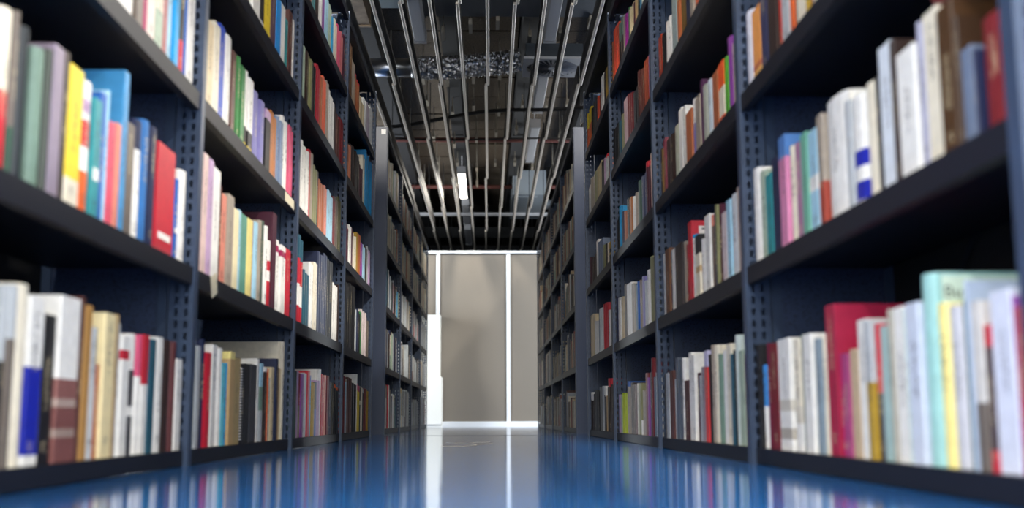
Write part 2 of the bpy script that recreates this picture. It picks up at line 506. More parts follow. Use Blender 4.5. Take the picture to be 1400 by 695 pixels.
# cream card tags on the shelf lips
def card(y, z, w, h, tilt, label):
    o = MB().box(0, .0012, -w / 2, w / 2, -h / 2, h / 2).build('shelf_tag', cream_tag)
    o.location = (AL + .0015, y, z); o.rotation_euler = (tilt, 0, 0)
    tag(o, label, 'tag', 'cream card tags on the left shelf lips')
card(2.56, ZB + PIT - .018, .05, .05, .35, 'cream card tag tilted on the second-shelf lip beside the second left upright')
card(3.50, ZB + 2 * PIT - .021, .16, .03, 0, 'long cream card tag on the third-shelf lip left of the pink book')

# ------------------------------------------------------------------ books
PAL = dict(w='#efede8', o='#e8dfca', i='#dcc9a2', t='#c0a070', g='#8f8f90', G='#b9bec2', d='#3a3a3f', k='#141418', n='#1a2548',
           b='#1e5fb4', B='#0f1fa0', c='#1f9fdc', s='#a4cfe4', q='#2a9298', e='#1f566a', v='#7c78b4', p='#8a3f9a', P='#c0a0c4', r='#c41f34',
           R='#761620', m='#a01c55', M='#46102a', h='#dc587c', O='#e4662c', a='#b0623a', N='#58302a', D='#30201c', y='#ebcf2a', Y='#eddd8c',
           u='#ae8c2a', l='#bccb1b', f='#2f8040', F='#1f4a36', x='#6f8a7c', X='#a6b8a4', z='#86865c', S='#dc8874', T='#6a6058', j='#a4988a')
NAME = dict(w='white', o='cream', i='ivory', t='tan', g='grey', G='light grey', d='charcoal', k='black', n='navy', b='blue', B='royal blue',
            c='bright blue', s='pale blue', q='teal', e='dark teal', v='lavender', p='purple', P='mauve', r='red', R='dark red', m='magenta',
            M='maroon', h='pink', O='orange', a='rust', N='brown', D='dark brown', y='yellow', Y='pale yellow', u='mustard', l='lime',
            f='green', F='dark green', x='sage', X='pale green', z='olive', S='salmon', T='taupe', j='beige')
def hexrgb(h): return [int(h[i:i + 2], 16) for i in (1, 3, 5)]
def cname(c):
    if c in NAME: return NAME[c]
    a = hexrgb(c)
    return NAME[min(PAL, key=lambda k: sum((p - q) ** 2 for p, q in zip(a, hexrgb(PAL[k]))))]
def crgb(c): return lin(PAL.get(c, c))

def bands(s):
    """top-down list of (z-fraction from the bottom lo, hi, colour)"""
    s = s.split('+')[0]
    it = re.findall(r'(#[0-9a-fA-F]{6}|[A-Za-z])(\.\d+)?', s)
    out = []; top = 0.
    for c, f in it:
        e = float(f) if f else 1.
        out.append((1 - e, 1 - top, c)); top = e
    return out


BOOKS = """
LA0 1496,1511,249,G.42k 1511,1533,251,G.3T 1533,1579,256,o 1579,1634,243,w.42B.94w 1634,1684,222,k 1684,1770,256,w.5#8a5a55.62#b09a90.67#7a4a46.8#a08a80.85#7a4a46^ 1770,1792,263,N 1792,1827,252,#b98a4a 1827,1863,218,G^ 1863,1884,158,a 1884,1941,248,#f0dfae^ 1941,1963,250,t 1963,1986,236,G 1986,2030,216,w.12r.2w 2030,2075,223,w.3d.6w.68d 2075,2114,224,h.35w 2114,2150,227,r.42w 2150,2192,222,e 2192,2255,229,w 2255,2302,227,D 2302,2334,227,#5a2a2c 2334,2378,192,w
LA1 1436,1476,232,o.5r^ 1476,1492,239,T.7F 1492,1522,224,#142028 1547,1587,213,x 1587,1606,222,#3c443c 1606,1647,237,#8d8092 1647,1670,240,D 1670,1730,228,y.8o 1730,1781,222,w.14P.24w.3r.5w.68O 1781,1818,205,q+w.58.68 1818,1849,226,b 1849,1864,238,s 1864,1897,187,#e0506a^ 1897,1924,193,S 1924,1955,299,#3f8fc4^ 1955,2000,212,T 2000,2051,231,n.25w 2051,2096,244,#2f6fb0 2096,2148,244,n 2148,2276,226,r.93#c03040+w.8.86 2276,2320,178,b+w.6.66 2320,2378,207,w
LA2 1790,1849,270,w 1849,1877,279,#4f86a8 1877,1963,284,w 1963,2003,295,T 2003,2044,279,m 2044,2091,294,#e8d4cc 2091,2136,222,o.6X 2136,2172,257,#b07878 2172,2215,296,s 2215,2248,272,c 2248,2294,292,k.6k.72r 2294,2317,229,b 2317,2378,258,w
LB0 2458,2489,234,x 2489,2520,230,G 2520,2553,197,T 2553,2586,250,n 2586,2648,222,r 2648,2696,244,w^ 2696,2744,239,w^ 2744,2782,203,#6fd4e6 2782,2814,206,c 2814,2871,237,Y.08t 2871,2948,225,#b09a6a 2948,3011,211,k 3011,3076,216,k 3076,3165,218,d 3165,3196,238,w^ 3196,3259,226,s.3x.6G 3259,3302,217,w.06D 3302,3325,214,O 3325,3370,189,o 3370,3440,223,i 3440,3477,253,n^ 3477,3514,225,t 3514,3552,224,i 3552,3603,314,o^
LB1 2454,2497,288,R 2497,2542,288,#e0c4bc 2542,2582,284,P 2582,2659,275,w 2659,2681,242,N 2681,2733,229,S 2733,2803,239,j 2803,2860,215,#efe2b8 2860,2893,222,s 2893,2972,219,#5f9a88 2972,3037,220,Y 3037,3065,223,#8a3a2a 3065,3124,227,s 3124,3164,242,j 3164,3206,248,#4a5a50 3206,3259,241,w 3259,3315,205,w.3r.45w.6r 3315,3384,302,M^ 3384,3464,230,w.08m.17w 3464,3544,224,w.08m.17w 3544,3637,226,r
LB2 2473,2532,210,i 2532,2594,228,o 2594,2652,246,#2a4fc0 2652,2736,244,w 2736,2784,225,N 2784,2834,228,f^ 2834,2885,217,f^ 2885,2944,224,w.7k.9y 2944,3003,218,w.7k.9y 3003,3083,204,v 3083,3163,198,v 3163,3239,193,P.15k 3239,3290,210,#c07838 3290,3341,203,#c07838 3341,3390,221,#7f92b0 3390,3438,218,#7f92b0 3438,3490,250,w 3490,3541,244,w 3541,3589,245,h 3589,3637,237,h
LB3 2768,2858,240,G 2858,2945,264,w 2945,2996,266,w 2996,3047,256,w 3047,3105,221,k.85w 3105,3198,237,y 3198,3275,242,#5a4050 3275,3355,199,#1e90e0 3355,3427,204,w 3427,3490,187,q 3490,3555,234,N 3555,3637,233,w
LC0 3754,3809,228,F 3809,3858,230,P 3858,3909,224,R.5z 3909,3968,224,p 3968,4011,230,G 4011,4054,229,G 4054,4110,241,r 4110,4160,227,b.1c 4160,4194,204,u 4194,4228,201,u 4228,4272,206,n.5b 4272,4312,214,P 4312,4353,213,P 4353,4409,260,w^ 4409,4448,243,r 4448,4486,233,r 4486,4546,242,S 4546,4607,242,R 4607,4639,220,n 4639,4671,211,n 4671,4725,219,#4a463e 4725,4780,219,#4a463e 4780,4838,213,O.07k 4838,4895,202,O.07k
LC1 3737,3781,231,T 3781,3838,311,e.26r.55w.8r 3838,3894,300,e.26r.55w.8r 3894,3946,204,e 3946,3997,196,e 3997,4048,196,e 4048,4096,251,w 4096,4143,249,w 4143,4193,265,o 4193,4243,265,o 4243,4294,322,n 4294,4345,316,n 4345,4397,321,n 4397,4447,338,n 4447,4498,336,n 4498,4552,330,k 4552,4606,327,k 4606,4660,330,k 4660,4718,251,w 4718,4776,245,w 4776,4834,246,w 4834,4895,262,D
LC2 3736,3798,242,T 3798,3833,262,w 3833,3869,252,w 3869,3918,256,w 3918,3968,250,w 3968,4011,269,r 4011,4063,266,j 4063,4118,234,z 4118,4172,227,z 4172,4210,234,D 4210,4262,211,a 4262,4315,205,a 4315,4367,203,a 4367,4409,219,S 4409,4450,213,S 4450,4501,219,s 4501,4552,216,s 4552,4603,207,s 4603,4644,221,R 4644,4684,209,R 4684,4726,237,T 4726,4767,227,T 4767,4816,253,#4a4a30 4816,4866,244,#4a4a30
LC3 3738,3788,219,X 3788,3839,215,X 3839,3896,214,D 3896,3942,218,z 3942,3988,215,z 3988,4037,221,k 4037,4085,218,k 4085,4146,246,#b00828 4146,4206,246,#b00828 4206,4265,234,a 4265,4310,255,#e86a4a 4310,4355,246,#e86a4a 4355,4386,264,j 4386,4417,259,j 4417,4467,244,w 4467,4516,234,w 4516,4566,240,w 4566,4615,233,w 4615,4673,227,D 4673,4721,213,N 4721,4769,203,N 4769,4811,224,R 4811,4853,224,R 4853,4895,222,R
LC4 3741,3784,293,w 3784,3828,282,w 3828,3871,288,w 3871,3909,281,S 3909,3948,270,S 3948,3980,233,#5a8a90 3980,4012,228,#5a8a90 4012,4053,284,D 4053,4094,283,D 4094,4142,231,w 4142,4190,224,w 4190,4231,269,p 4231,4272,260,p 4272,4329,220,s 4329,4387,217,s 4387,4432,214,X 4432,4477,212,X 4477,4529,191,c 4529,4589,203,o 4589,4648,199,o 4648,4699,222,h 4699,4751,210,h 4751,4792,224,#c07070 4792,4834,215,#c07070 4834,4895,242,M
LD0 5089,5136,260,R 5136,5184,235,s 5184,5233,251,j 5233,5284,262,N 5284,5336,260,N 5336,5387,259,N 5387,5427,241,k 5427,5468,240,k 5468,5523,236,G 5523,5565,235,k 5565,5608,234,k 5608,5637,290,w^ 5637,5682,243,h.13y 5682,5727,233,h.13y 5727,5773,230,k.3o.4k 5773,5819,228,k.3o.4k 5819,5851,233,o 5851,5883,226,o 5883,5915,227,G.1k 5915,5948,222,G.1k 5948,5990,229,R 5990,6032,227,R 6032,6083,223,R 6083,6118,225,u 6118,6154,216,u
LD1 5082,5127,305,k 5127,5173,304,k 5173,5218,297,k 5218,5264,304,k 5264,5313,323,k 5313,5362,318,k 5362,5411,320,k 5411,5460,319,k 5460,5504,229,G 5504,5549,217,G 5549,5610,226,n 5610,5657,218,k 5657,5704,209,k 5704,5736,226,f 5736,5769,223,f 5769,5824,245,#d8c8c8 5824,5879,235,#d8c8c8 5879,5934,243,#d8c8c8 5934,5990,240,#d8c8c8 5990,6044,220,T 6044,6099,209,T 6099,6154,212,T
LD2 5049,5091,186,R.05M 5091,5133,185,R.05M 5133,5174,174,R.05M 5174,5220,200,w 5220,5266,198,w 5266,5300,201,M 5300,5334,198,M 5334,5377,186,o 5377,5419,177,o 5419,5462,183,o 5462,5513,212,u 5513,5565,208,u 5565,5619,224,a 5619,5673,223,a 5673,5713,193,p 5713,5753,192,p 5753,5797,196,s 5797,5842,189,s 5842,5886,193,s 5886,5938,208,D 5938,5990,201,D 5990,6026,223,G 6026,6062,219,G 6062,6108,211,P 6108,6154,206,P
LD3 5043,5091,192,#c87a5a 5091,5139,181,#c87a5a 5139,5187,186,#c87a5a 5187,5235,207,k 5235,5283,200,k 5283,5326,221,D 5326,5369,210,D 5369,5421,218,k 5421,5474,216,k 5474,5527,217,k 5527,5580,208,k 5580,5623,196,M 5623,5665,186,M 5665,5708,193,M 5708,5767,280,o 5767,5826,277,o 5826,5873,338,c 5873,5920,329,c 5920,5966,327,c 5966,6013,336,c 6013,6060,327,c 6060,6107,327,c 6107,6154,331,c
LD4 5096,5133,295,#6a4a30 5133,5171,290,#6a4a30 5171,5214,238,j 5214,5257,237,j 5257,5301,238,j 5301,5346,205,r.06a 5346,5391,194,r.06a 5391,5436,202,r.06a 5436,5481,197,r.06a 5481,5530,158,i 5530,5578,155,i 5578,5627,148,i 5627,5675,151,i 5675,5723,154,i 5723,5780,207,w 5780,5837,205,w 5837,5894,217,#e0d0d8 5894,5951,208,#e0d0d8 5951,6008,216,#e0d0d8 6008,6057,248,w 6057,6105,245,w 6105,6154,241,w
RA0 1178,1205,186,#b04a50 1205,1215,200,p 1215,1270,210,#d4d8e8 1270,1291,173,r.15#4a3c40.85r 1291,1321,204,#d0ccc8.6T 1321,1329,232,#a8b8d0^ 1329,1349,209,F 1349,1392,205,#c4c4cc 1392,1425,212,Y 1425,1473,256,#9fd0cc^ 1473,1521,222,#ccd4e4 1521,1536,217,#c0d0cc 1536,1577,222,w 1577,1597,222,#a09c90 1597,1636,200,#a8c4c0 1636,1664,206,r.51d 1664,1692,214,G.45u 1692,1735,218,w 1735,1777,174,#c8b090 1777,1810,169,#a84078 1810,1840,171,#b02868 1840,1896,257,#a81840^ 1896,1929,205,o 1929,1972,205,#7f909c 1972,2027,217,w 2027,2060,219,F 2060,2120,214,o.6#d5cdbd.75w 2120,2210,220,w.55#cfc9bc.65w.8#b5aea2.9w 2210,2267,216,R 2267,2309,219,#701838 2309,2346,176,#3f90d8.5w 2346,2378,221,k
RA1 1176,1256,141,#7a1c24 1256,1264,112,n 1264,1297,121,#6a7890 1297,1311,171,#3a2412 1311,1362,198,#4a3018 1362,1411,210,o 1411,1439,208,#a0a0b4 1439,1507,186,w 1507,1527,215,D 1527,1580,221,#dfe6ee 1580,1595,182,k 1595,1646,183,o 1646,1711,179,w.5B.65w.78B.95w 1711,1737,185,G 1737,1858,212,w 1858,1891,204,j.6#a04030 1891,1945,187,s.45w.6s 1945,1987,194,#6fb098 1987,2040,188,#a07090 2040,2081,194,o 2081,2135,226,#5080c0.2#d888b0 2135,2208,200,n 2208,2262,177,q 2262,2319,196,X 2319,2378,215,w
RA2 1765,1803,274,j 1803,1868,263,o 1868,1901,297,R 1901,1919,243,u 1919,1978,290,o 1978,1992,299,k 1992,2021,237,O 2021,2076,237,G 2076,2118,290,#d03020 2118,2185,220,D 2185,2244,230,#30345a 2244,2318,167,#f0a050.75#c06040.82#e8b060 2318,2378,184,#dcdce8
RB0 2482,2499,208,R 2499,2550,219,X 2550,2594,258,#c8d4d0^ 2594,2608,224,k 2608,2631,216,e 2631,2681,243,o 2681,2749,231,w 2749,2791,225,x 2791,2843,251,o 2843,2883,254,j 2883,2906,231,k 2906,2954,243,#c4c0e0.18#e04040 2954,3002,202,#9a8e98 3002,3037,181,G 3037,3089,189,M 3089,3138,242,w^ 3138,3187,252,w^ 3187,3261,174,#4a1a16 3261,3297,243,w 3297,3353,242,#5a6472^ 3353,3409,249,#5a6472^ 3409,3448,184,G 3448,3522,214,N 3522,3586,208,G 3586,3637,208,k
RB1 2465,2517,207,#b8a498 2517,2595,201,#d0d4d8 2595,2640,199,s 2640,2695,178,#e0d0d0 2695,2730,207,M 2730,2752,211,z 2752,2793,196,n 2793,2835,198,S.15#6a5a50 2835,2904,208,w 2904,2970,155,w 2970,3034,176,k.3o.5t.6o 3034,3095,187,c.05w 3095,3152,236,r^ 3152,3176,175,R 3176,3242,191,j 3242,3306,197,#2c2426 3306,3371,200,#2c2426 3371,3432,199,w 3432,3467,197,n 3467,3546,215,#6a4228 3546,3614,209,G
RB2 2450,2489,217,#a04a20 2489,2520,165,j 2520,2572,195,p 2572,2610,160,#58b030 2610,2675,164,#f05a20.4o.85#f05a20 2675,2743,159,#b06038 2743,2810,161,#d0dce4 2810,2880,166,#a8aca0 2880,2905,198,#4a1848^ 2905,2974,164,j 2974,3035,175,w.4v 3035,3128,162,a 3128,3187,197,w 3187,3246,208,w 3246,3338,176,#b8bca8 3338,3402,169,D 3402,3465,171,D 3465,3517,187,#8a3a4a 3517,3570,168,u 3570,3625,177,D
RB3 2780,2862,233,#e8dcd8 2862,2883,249,k 2883,2959,244,O 2959,3005,292,j 3005,3075,297,n 3075,3125,275,#6a5020 3125,3174,275,#6a5020 3174,3226,295,a 3226,3307,236,#9fb0b0 3307,3334,157,k 3334,3392,164,w 3392,3450,167,w 3450,3526,149,k 3526,3590,169,#b03818
RC0 3783,3830,221,w 3830,3878,207,#6a8090 3878,3911,276,R^ 3911,3961,226,k 3961,4005,210,p 4005,4067,228,R 4067,4108,162,j 4108,4149,168,j 4149,4187,56,w 4187,4245,196,z 4245,4305,198,o 4305,4367,194,N 4367,4399,195,T 4399,4430,196,T 4430,4485,207,D 4485,4524,213,b.1j 4524,4563,215,b.1j 4563,4616,164,l 4616,4669,169,l 4669,4705,164,l 4705,4742,171,l 4742,4773,165,X 4773,4804,166,X 4804,4850,163,P 4850,4895,168,P
RC1 3773,3835,232,z 3835,3896,243,z 3896,3957,203,w 3957,3993,162,G 3993,4029,174,G 4029,4084,196,v 4084,4132,187,#6a4a34 4132,4180,195,#6a4a34 4180,4210,195,b 4210,4250,185,e 4250,4291,193,e 4291,4338,198,j 4338,4386,205,j 4386,4435,218,w 4435,4483,220,w 4483,4532,220,w 4532,4579,229,T 4579,4626,229,T 4626,4682,180,i 4682,4738,191,i 4738,4781,193,w 4781,4825,190,w 4825,4868,201,w 4868,4895,210,n
RC2 3739,3787,216,#e0c8b8 3787,3834,216,#e0c8b8 3834,3884,199,r.1M 3884,3934,207,r.1M 3934,3979,179,#343c60 3979,4023,176,#343c60 4023,4068,184,#343c60 4068,4129,178,F 4129,4170,146,j 4170,4212,150,j 4212,4266,143,w 4266,4320,155,w 4320,4360,164,#b06a30 4360,4400,165,#b06a30 4400,4447,176,k 4447,4494,182,k 4494,4543,139,a 4543,4592,148,a 4592,4643,156,n 4643,4696,189,c 4696,4748,200,c 4748,4803,149,k 4803,4857,158,k
RC3 3749,3807,181,v 3807,3868,185,#b85030 3868,3929,194,#b85030 3929,3975,185,#6a2c1c 3975,4021,195,#6a2c1c 4021,4059,205,#5a2018 4059,4098,216,#5a2018 4098,4145,167,k 4145,4192,163,k 4192,4240,172,k 4240,4282,183,R 4282,4325,193,R 4325,4370,205,R 4370,4415,215,R 4415,4473,218,#c0a0a8 4473,4532,223,#c0a0a8 4532,4574,179,z 4574,4617,188,z 4617,4662,170,e 4662,4706,181,e 4706,4753,187,k 4753,4801,186,k 4801,4848,189,k 4848,4895,194,k
RC4 3825,3867,213,j 3867,3909,220,j 3909,3953,268,o 3953,4007,244,#2a80a8 4007,4035,225,k 4035,4087,224,t 4087,4139,232,t 4139,4169,129,M 4169,4225,143,i 4225,4280,144,i 4280,4312,166,f 4312,4372,165,#a02090 4372,4433,173,#a02090 4433,4490,188,j 4490,4546,206,x.4D 4546,4602,208,x.4D 4602,4658,218,x.4D 4658,4714,244,#f05a3c 4714,4770,249,#f05a3c 4770,4827,253,#f05a3c 4827,4861,213,a 4861,4895,222,a
RD0 5090,5149,214,D 5149,5208,221,D 5208,5246,248,r.15D 5246,5283,253,r.15D 5283,5334,213,d 5334,5387,172,t 5387,5427,211,w.2k 5427,5468,221,w.2k 5468,5510,223,G 5510,5552,224,G 5552,5602,212,#6a6c6c 5602,5651,220,#6a6c6c 5651,5700,221,#6a6c6c 5700,5742,202,k 5742,5784,204,k 5784,5826,210,k 5826,5884,211,d 5884,5942,213,d 5942,5985,187,k 5985,6028,196,k 6028,6070,201,w.2D 6070,6112,200,w.2D 6112,6154,207,w.2D
RD1 5090,5143,238,d 5143,5204,174,w 5204,5266,185,w 5266,5310,228,r 5310,5354,231,r 5354,5398,228,r 5398,5441,232,r 5441,5493,219,#dce4e4 5493,5544,225,#dce4e4 5544,5595,226,#dce4e4 5595,5647,228,#dce4e4 5647,5680,214,e 5680,5732,176,w 5732,5784,179,w 5784,5836,182,w 5836,5888,187,w 5888,5941,230,i 5941,5994,236,i 5994,6047,232,i 6047,6100,238,i 6100,6154,240,i
RD2 5031,5090,98,u.3k.5u.6k 5090,5149,103,u.3k.5u.6k 5149,5190,105,o 5190,5232,115,o 5232,5282,114,k 5282,5332,125,k 5332,5384,126,z 5384,5436,136,z 5436,5492,181,#6a7890 5492,5547,179,#6a7890 5547,5603,182,#6a7890 5603,5659,186,#6a7890 5659,5719,209,w 5719,5779,210,w 5779,5830,152,D 5830,5881,148,D 5881,5933,148,D 5933,5984,149,D 5984,6036,158,D 6036,6095,166,M 6095,6154,177,M
RD3 5048,5096,130,S 5096,5143,133,S 5143,5185,153,r.1G 5185,5227,155,r.1G 5227,5271,155,P 5271,5315,160,P 5315,5376,164,k 5376,5437,167,k 5437,5483,189,#a89870 5483,5528,186,#a89870 5528,5574,184,#a89870 5574,5620,185,#a89870 5620,5666,191,#a89870 5666,5727,194,z 5727,5789,198,z 5789,5840,197,j 5840,5891,195,j 5891,5943,202,j 5943,5994,207,j 5994,6047,183,w 6047,6100,183,w 6100,6154,184,w
RD4 5068,5129,176,u 5129,5189,186,u 5189,5229,191,D 5229,5269,192,D 5269,5313,204,w 5313,5357,206,w 5357,5401,213,w 5401,5444,144,k 5444,5487,148,k 5487,5528,152,#e05030 5528,5570,162,#e05030 5570,5612,162,#e05030 5612,5662,184,d 5662,5712,180,d 5712,5762,185,d 5762,5807,195,k 5807,5851,185,k 5851,5896,192,k 5896,5941,195,k 5941,5994,228,y.4O 5994,6047,229,y.4O 6047,6100,222,y.4O 6100,6154,230,y.4O
"""
# cover material: colour from the mesh, faint printed lines and titles on the spine
cover_m = mat('book_cover', rough=.45)
ca = nd(cover_m, 'ShaderNodeVertexColor', layer_name='Col')
uvn = nd(cover_m, 'ShaderNodeUVMap', uv_map='Spine')
sep = nd(cover_m, 'ShaderNodeSeparateXYZ'); ln(cover_m, uvn.outputs[0], sep.inputs[0])
oi = nd(cover_m, 'ShaderNodeObjectInfo')
def mth(op, a, b=None, clamp=False):
    n = nd(cover_m, 'ShaderNodeMath', operation=op); n.use_clamp = clamp
    for i, v in enumerate((a, b)):
        if v is None: continue
        if isinstance(v, (int, float)): n.inputs[i].default_value = v
        else: ln(cover_m, v, n.inputs[i])
    return n.outputs[0]
geo_r = nd(cover_m, 'ShaderNodeAttribute', attribute_name='rnd')
comb = nd(cover_m, 'ShaderNodeCombineXYZ')
wid = nd(cover_m, 'ShaderNodeAttribute', attribute_name='wid')
across = mth('MULTIPLY', mth('SUBTRACT', sep.outputs[0], .5), wid.outputs['Fac'])
ln(cover_m, mth('MULTIPLY', across, 150), comb.inputs[0])
ln(cover_m, mth('MULTIPLY', sep.outputs[1], 62), comb.inputs[1])
ln(cover_m, mth('MULTIPLY', geo_r.outputs['Fac'], 97), comb.inputs[2])
tx = nd(cover_m, 'ShaderNodeTexNoise'); tx.inputs['Scale'].default_value = 1; tx.inputs['Detail'].default_value = 2
ln(cover_m, comb.outputs[0], tx.inputs['Vector'])
glyph = mth('GREATER_THAN', tx.outputs['Fac'], .53)
inx = mth('LESS_THAN', mth('ABSOLUTE', across), mth('MINIMUM', mth('MULTIPLY', wid.outputs['Fac'], .26), .009))
inx = mth('MULTIPLY', inx, mth('GREATER_THAN', sep.outputs[0], -.5))
start = mth('ADD', mth('MULTIPLY', geo_r.outputs['Fac'], .3), .28)
iny = mth('MULTIPLY', mth('GREATER_THAN', sep.outputs[1], start), mth('LESS_THAN', sep.outputs[1], mth('ADD', start, .36)))
# author block near the foot
iny2 = mth('MULTIPLY', mth('GREATER_THAN', sep.outputs[1], .08), mth('LESS_THAN', sep.outputs[1], .15))
has2 = mth('GREATER_THAN', mth('FRACT', mth('MULTIPLY', geo_r.outputs['Fac'], 13.7)), .5)
blk = mth('MAXIMUM', iny, mth('MULTIPLY', iny2, has2))
has = mth('GREATER_THAN', mth('FRACT', mth('MULTIPLY', geo_r.outputs['Fac'], 7.3)), .25)
fac = mth('MULTIPLY', mth('MULTIPLY', mth('MULTIPLY', glyph, inx), mth('MULTIPLY', blk, has)), .62)
lum = nd(cover_m, 'ShaderNodeRGBToBW'); ln(cover_m, ca.outputs['Color'], lum.inputs[0])
ink = nd(cover_m, 'ShaderNodeMix', data_type='RGBA')
ink.inputs[6].default_value = (.62, .52, .32, 1); ink.inputs[7].default_value = (.035, .03, .04, 1)
ln(cover_m, mth('GREATER_THAN', lum.outputs[0], .22), ink.inputs[0])
fin = nd(cover_m, 'ShaderNodeMix', data_type='RGBA')
ln(cover_m, fac, fin.inputs[0]); ln(cover_m, ca.outputs['Color'], fin.inputs[6]); ln(cover_m, ink.outputs[2], fin.inputs[7])
# light cloth mottling
mo = nd(cover_m, 'ShaderNodeTexNoise'); mo.inputs['Scale'].default_value = 45; mo.inputs['Detail'].default_value = 4
tcm = nd(cover_m, 'ShaderNodeTexCoord'); ln(cover_m, tcm.outputs['Object'], mo.inputs['Vector'])
mr = nd(cover_m, 'ShaderNodeMapRange'); mr.inputs[1].default_value = .3; mr.inputs[2].default_value = .7; mr.inputs[3].default_value = .88; mr.inputs[4].default_value = 1.06
ln(cover_m, mo.outputs['Fac'], mr.inputs[0])
mul = nd(cover_m, 'ShaderNodeMix', data_type='RGBA', blend_type='MULTIPLY'); mul.inputs[0].default_value = 1
ln(cover_m, fin.outputs[2], mul.inputs[6]); ln(cover_m, mr.outputs[0], mul.inputs[7])
ln(cover_m, mul.outputs[2], pb(cover_m).inputs['Base Color'])
paper_m = mat('paper', lin('#e2d9c3'), .9)
noise_color(paper_m, 3, lin('#d8cdb4'), lin('#ebe4d2'), 2, stretch=(1, 150, 1))

def book_geo(V, F, C, U, RN, d, t, h, bs, ox=0, oy=0, oz=0, fx=1, rnd=0., simple=False, kind=0):
    """one cover: spine at x=0 facing +x*fx, depth d, thickness t, height h, colour bands bs"""
    ht = t / 2
    if simple: prof = [(-d, -ht), (-.004, -ht), (0, -ht * .55), (0, ht * .55), (-.004, ht), (-d, ht)]; us = [-9, .0, .2, .8, 1, -9]
    elif kind == 0:      # rounded hard cover
        r = min(.012, ht * .9)
        prof = [(-d, -ht), (-r - .006, -ht), (-r - .003, -ht * .94)]
        us = [-9, -9, 0]
        for i in range(5):
            a = -math.pi / 2 * .85 + math.pi * .85 * i / 4
            prof.append((-r * (1 - math.cos(a)), ht * math.sin(a))); us.append(.5 + .5 * math.sin(a))
        prof += [(-r - .003, ht * .94), (-r - .006, ht), (-d, ht)]; us += [1, -9, -9]
    else:                # flat paperback spine
        e = min(.0018, ht * .4)
        prof = [(-d, -ht), (-e, -ht), (0, -ht + e), (0, ht - e), (-e, ht), (-d, ht)]; us = [-9, 0, .02, .98, 1, -9]
    bw = min(.003, t * .16)
    inner = []
    k = len(prof)
    for i, (x, y) in enumerate(prof):
        inner.append((min(x, -bw * 1.2) if abs(y) < ht - 1e-6 else x if i in (0, k - 1) else min(x, -bw * 1.2), max(-ht + bw, min(ht - bw, y))))
    zs = [0.] + sorted({round(hi * h, 5) for lo, hi, c in bs})
    def P(p, z): return (ox + p[0] * fx, oy + p[1] * fx, oz + z)
    for zi in range(len(zs) - 1):
        z0, z1 = zs[zi], zs[zi + 1]; zm = (z0 + z1) / 2 / h
        col = next(crgb(c) for lo, hi, c in bs if lo - 1e-4 <= zm <= hi + 1e-4)
        base = len(V)
        V += [P(p, z0) for p in prof] + [P(p, z1) for p in prof]
        for i in range(k - 1):
            F.append((base + i, base + i + 1, base + k + i + 1, base + k + i)); C.append(col)
            ua, ub = us[i], us[i + 1]
            if ua < 0 or ub < 0: U.append([(-9, -9)] * 4)
            else: U.append([(ua, z0 / h), (ub, z0 / h), (ub, z1 / h), (ua, z1 / h)])
            RN.append((rnd, t))
    topc = crgb(bs[0][2]); botc = crgb(bs[-1][2])
    if simple:
        base = len(V); V += [P(p, h) for p in prof]; F.append(tuple(base + i for i in range(k))); C.append(topc); U.append([(-9, -9)] * k); RN.append((rnd, t))
        base = len(V); V += [P(p, 0) for p in prof]; F.append(tuple(base + i for i in reversed(range(k)))); C.append(botc); U.append([(-9, -9)] * k); RN.append((rnd, t))
        return
    for z, cc in ((h, topc), (0, botc)):
        base = len(V); V += [P(p, z) for p in prof] + [P(p, z) for p in inner]
        for i in range(k - 1):
            q = (base + i, base + i + 1, base + k + i + 1, base + k + i)
            F.append(q if z else q[::-1]); C.append(cc); U.append([(-9, -9)] * 4); RN.append((rnd, t))
    base = len(V); V += [P(p, 0) for p in inner] + [P(p, h) for p in inner]
    for i in range(k - 1):
        F.append((base + i + 1, base + i, base + k + i, base + k + i + 1)); C.append(botc); U.append([(-9, -9)] * 4); RN.append((rnd, t))

def book_mesh(name, V, F, C, U, RN):
    me = bpy.data.meshes.new(name); me.from_pydata(V, [], F)
    ca_ = me.color_attributes.new('Col', 'FLOAT_COLOR', 'CORNER')
    uv = me.uv_layers.new(name='Spine'); rn = me.attributes.new('rnd', 'FLOAT', 'FACE'); wd = me.attributes.new('wid', 'FLOAT', 'FACE')
    cols = []; uvs = []
    for p, c, u in zip(me.polygons, C, U):
        for j in range(p.loop_total):
            cols += [c[0], c[1], c[2], 1]; uvs += u[j]
    ca_.data.foreach_set('color', cols); uv.data.foreach_set('uv', uvs); rn.data.foreach_set('value', [r[0] for r in RN]); wd.data.foreach_set('value', [r[1] for r in RN])
    me.materials.append(cover_m)
    return me

SHELF = ['bottom shelf', 'second shelf', 'third shelf', 'fourth shelf', 'top shelf']
BAYN = {'A': 'nearest {} bay', 'B': 'second {} bay', 'C': 'third {} bay', 'D': 'fourth {} bay'}
ORD = 'first second third fourth fifth sixth seventh eighth ninth tenth eleventh twelfth thirteenth fourteenth fifteenth sixteenth seventeenth eighteenth nineteenth twentieth'.split()
ORD += ['twenty-' + o for o in ORD[:9]] + ['thirtieth'] + ['thirty-' + o for o in ORD[:9]]

def describe(b):
    cs = []
    for lo, hi, c in b['bands']:
        n = cname(c)
        if hi - lo >= .05 and n not in cs: cs.append(n)
    if len(cs) == 1: col = cs[0]
    elif len(cs) == 2 and len(b['bands']) == 2: col = cs[0] + '-over-' + cs[1]
    else: col = '-and-'.join(cs[:2]) + ' banded'
    b['col'] = col.replace(' ', ' ')
    size = ''
    if b['h'] > .262: size = 'tall '
    elif b['h'] < .19: size = 'short '
    if b['t'] > .062: size += 'thick '
    elif b['t'] < .024: size += 'thin '
    b['desc'] = size + b['col'] + ' book'

